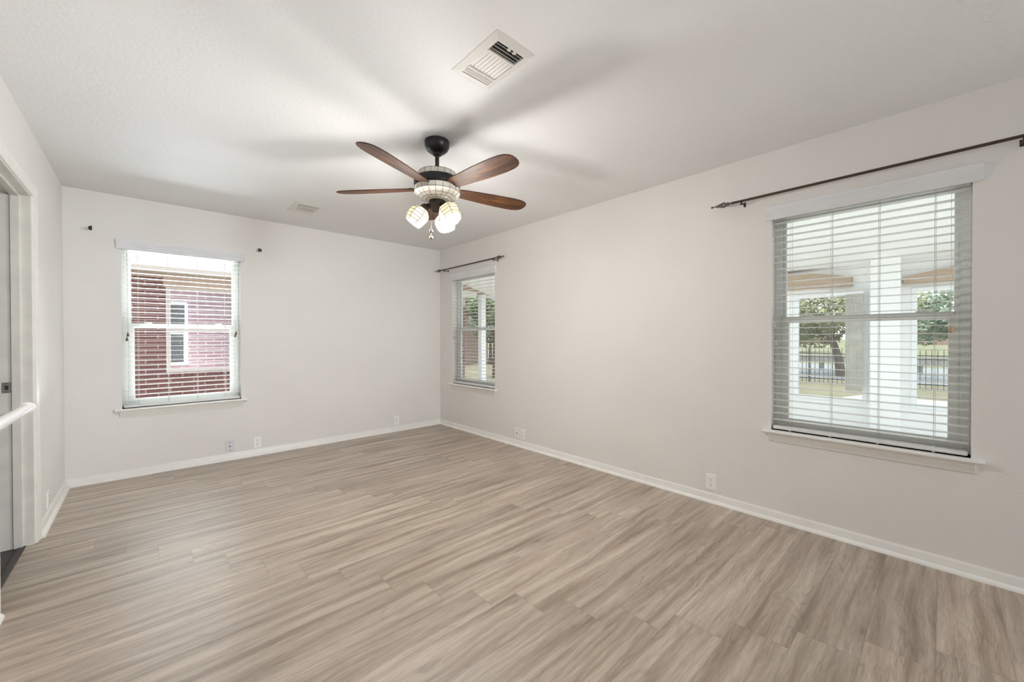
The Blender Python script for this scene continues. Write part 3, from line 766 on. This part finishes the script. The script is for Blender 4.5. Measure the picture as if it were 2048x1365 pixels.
def header(label, pts):
    m = MB(); m.prism(pts, XP-.11, XP-.002, 'X'); tag(m.build('header_beam', 'wood_header'), label, 'beam', 'wooden beams over the patio windows')
header('tan wooden beam over the patio windows left of the white pier', [(.82, 1.90), (.82, 2.02), (1.05, 2.07), (1.35, 2.13), (1.70, 2.15), (3.4, 2.15), (3.4, 1.90)])
header('tan wooden beam over the patio window right of the white pier', [(.33, 1.87), (.33, 1.955), (.16, 1.99), (-.12, 2.05), (-.7, 2.14), (-1.8, 2.15), (-1.8, 1.87)])
vb = tag(empty('vertical_blind', (XP-.09, .79, 1.1)), 'bunched grey vertical blind hanging at the patio window beside the pier', 'blind')
for k in range(9):
    y = .71-.79+k*.0195
    MB().prism([(-.03, y), (.03, y+.006), (.03, y+.0235), (-.03, y+.0175)], .50-1.1, 1.78-1.1, 'Z').build('slat', 'slat_grey', vb)
MB().box(-.02, .02, -.09, .30, 1.78-1.1, 1.81-1.1, .003).build('headrail', 'patio_frame', vb)
# open end of the patio past the corner window
m = MB(); m.box(6.2, 6.34, 7.86, 8.0, -.14, 2.40); m.box(6.17, 6.37, 7.83, 8.03, -.14, .05, .004)
struct(m.build('trim_1', 'patio_frame'), 'white square post at the open end of the patio', 'post')
tag(MB().box(XR+T, 7.1, 7.84, 8.02, 2.30, 2.75).build('end_beam', 'wood_header'), 'tan beam across the open end of the patio by the corner window', 'beam')

# ------------------------------------------------------------------ outside: grounds
struct(MB().box(-12, 320, -150, 200, -.5, -.27).build('ground', 'grass_dry'), 'dry yellowish lawn around the house', 'lawn')
struct(MB().box(20, 320, -150, 200, -.28, -.255).build('ground_field', 'grass_field'), 'yellow-green field beyond the fence', 'field')
tag(MB().prism([(7.12, -6), (13.2, -6), (13.2, 1.35), (12.0, 1.75), (7.12, .9)], -.275, -.235, 'Z').build('walkway', 'walk_concrete'), 'pale concrete slab and walkway outside the patio windows', 'walkway')
struct(MB().box(17.6, 27, -50, 60, -.27, -.24).build('road', 'asphalt_pale'), 'pale grey street beyond the iron fence', 'street')
m = MB().box(21.6, 21.9, -30, 40, .12, .40)
for k in range(24): m.box(21.7, 21.8, -29.5+k*3, -29.35+k*3, -.25, .12)
tag(m.build('guard_rail', 'stone_grey'), 'long grey guard rail along the street beyond the iron fence', 'railing')

fx = 16.2
fe = tag(empty('iron_fence', (fx, 3, -.27)), 'black iron picket fence across the lawn beyond the patio', 'fence')
m = MB(); y = -9
while y < 18:
    m.box(fx-.008, fx+.008, y-.008, y+.008, -.27, .80); m.prism([(fx-.014, .80), (fx+.014, .80), (fx, .86)], y-.006, y+.006, 'Y'); y += .115
bmesh.ops.translate(m.bm, verts=m.bm.verts, vec=(-fx, -3, .27)); m.build('pickets', 'iron_black', fe)
for z in (-.13, .58, .68):
    m = MB().box(-.012, .012, -12, 15, z+.27-.015, z+.27+.015); m.build('rail', 'iron_black', fe)
for k in range(12): MB().box(-.02, .02, -12+k*2.4-.02, -12+k*2.4+.02, 0, 1.14, .004).build('post', 'iron_black', fe)

def tree(label, loc, trunk_h, crown, n, mat, seed, tr=.18, leaf=.11, name='tree', lean=(0, 0)):
    rnd = random.Random(seed); t = tag(empty(name, loc), label, 'tree', 'trees outside the windows')
    m = MB(); top = Vector((lean[0], lean[1], trunk_h))
    m.tube([(0, 0, -.05), (lean[0]*.3, lean[1]*.3, trunk_h*.5), top], [tr*1.25, tr, tr*.8], 10)
    for cx_, cy_, cz_, rx, ry, rz in crown:
        m.tube([top, (top+Vector((cx_, cy_, cz_)))/2+Vector((0, 0, .1)), (cx_, cy_, cz_)], [tr*.55, tr*.35, tr*.12], 7)
    m.build('trunk', 'bark', t, True)
    verts = []; faces = []
    tot = sum(c[3]*c[4]*c[5] for c in crown)
    for cx_, cy_, cz_, rx, ry, rz in crown:
        for _ in range(int(n*rx*ry*rz/tot)):
            while True:
                p = Vector((rnd.uniform(-1, 1), rnd.uniform(-1, 1), rnd.uniform(-1, 1)))
                if .25 < p.length < 1: break
            p = p*(.62+.38*p.length)/max(p.length, .6) if p.length < .6 else p
            c = Vector((cx_+p.x*rx, cy_+p.y*ry, cz_+p.z*rz))
            a = Vector((rnd.gauss(0, 1), rnd.gauss(0, 1), rnd.gauss(0, 1))).normalized(); b_ = a.orthogonal().normalized()
            s = leaf*rnd.uniform(.6, 1.3); i = len(verts)
            verts += [c-a*s, c+b_*s*.5, c+a*s, c-b_*s*.5]; faces.append((i, i+1, i+2, i+3))
    me = bpy.data.meshes.new('foliage'); me.from_pydata(verts, [], faces); me.materials.append(MATS[mat])
    o = bpy.data.objects.new('foliage', me); col.objects.link(o); o.parent = t
    return t
tree('olive-green spreading tree with a thick trunk just beyond the fence', (19.0, 2.55, -.27), 1.35,
     [(0, .3, 2.6, 1.6, 1.7, 1.0), (0, 1.6, 2.1, 1.2, 1.1, .9), (0, -1.1, 2.5, 1.1, 1.2, .9), (.2, .9, 1.5, .9, .9, .45)], 6000, 'leaf_olive', 3, .13, .10, lean=(0, .25))
tree('green leafy tree seen in the right half of the near window', (34, -1.2, -.27), 1.6,
     [(0, 0, 3.0, 2.4, 2.6, 1.6), (0, 2.4, 2.2, 1.8, 1.8, 1.3), (0, -2.2, 2.4, 1.8, 1.9, 1.4)], 5000, 'leaf_blue', 5, .2, .16)
tree('distant green tree behind the field, left part of the near window', (48, 14, -.27), 1.8,
     [(0, 0, 3.2, 3.0, 3.6, 2.0), (0, 3.5, 2.6, 2.2, 2.8, 1.6), (0, -3.4, 2.8, 2.4, 3.0, 1.6)], 6000, 'leaf_green', 8, .25, .24)
tree('light green young tree beyond the open end of the patio', (9.6, 11.4, -.27), 1.5,
     [(0, 0, 2.6, .9, 1.0, .9), (-.6, .3, 2.9, .7, .8, .7), (.7, -.3, 2.1, .6, .7, .7)], 6000, 'leaf_green', 11, .07, .07)
tree('dark green bushy tree behind the open end of the patio', (14.2, 17.2, -.27), 1.2,
     [(0, 0, 2.4, 1.2, 1.2, 1.2), (.8, -.6, 1.6, .9, .9, .9)], 6000, 'leaf_blue', 13, .1, .09)

def far_house(label, x, y0, y1, wins, mat='brick_far', rz=2.6):
    h = tag(empty('distant_house', (x, (y0+y1)/2, -.27)), label, 'house', 'houses beyond the field')
    c = (y0+y1)/2
    MB().box(0, 6, y0-c, y1-c, 0, rz+.27).build('brick_wall', mat, h)
    m = MB(); m.prism([(-.5, rz+.22), (3, rz+2.0), (6.5, rz+.22)], y0-c-.4, y1-c+.4, 'Y'); m.build('roof', 'roof_far', h)
    for wy in wins:
        m = MB(); m.box(-.05, .02, wy-c-.55, wy-c+.55, 1.05, 2.15); f = m.build('window', 'vinyl', h)
        MB().box(-.07, -.04, wy-c-.42, wy-c+.42, 1.18, 2.02).build('pane', 'window_dark', f)
    return h
far_house('distant brick house with white windows, right half of near window', 110, -16, 4.6, (2.0, -1.2, -6.8))
far_house('distant brick house behind trees, left half of near window', 112, 17, 34, (20, 25, 30))
bh = tag(empty('side_house', (11.5, 19, -.27)), 'pinkish brick house beyond the open end of the patio', 'house')
MB().box(-8, 4, 0, 6, 0, 3.2).build('brick_wall', 'brick_pink', bh)
MB().prism([(-.5, 3.1), (3, 5.2), (6.5, 3.1)], -8.4, 4.4, 'X').build('roof', 'roof_far', bh)
m = MB(); m.box(-3.6, -2.4, -.04, .02, 1.0, 2.4); f = m.build('window', 'vinyl', bh); MB().box(-3.5, -2.5, -.05, -.03, 1.1, 2.3).build('pane', 'window_dark', f)
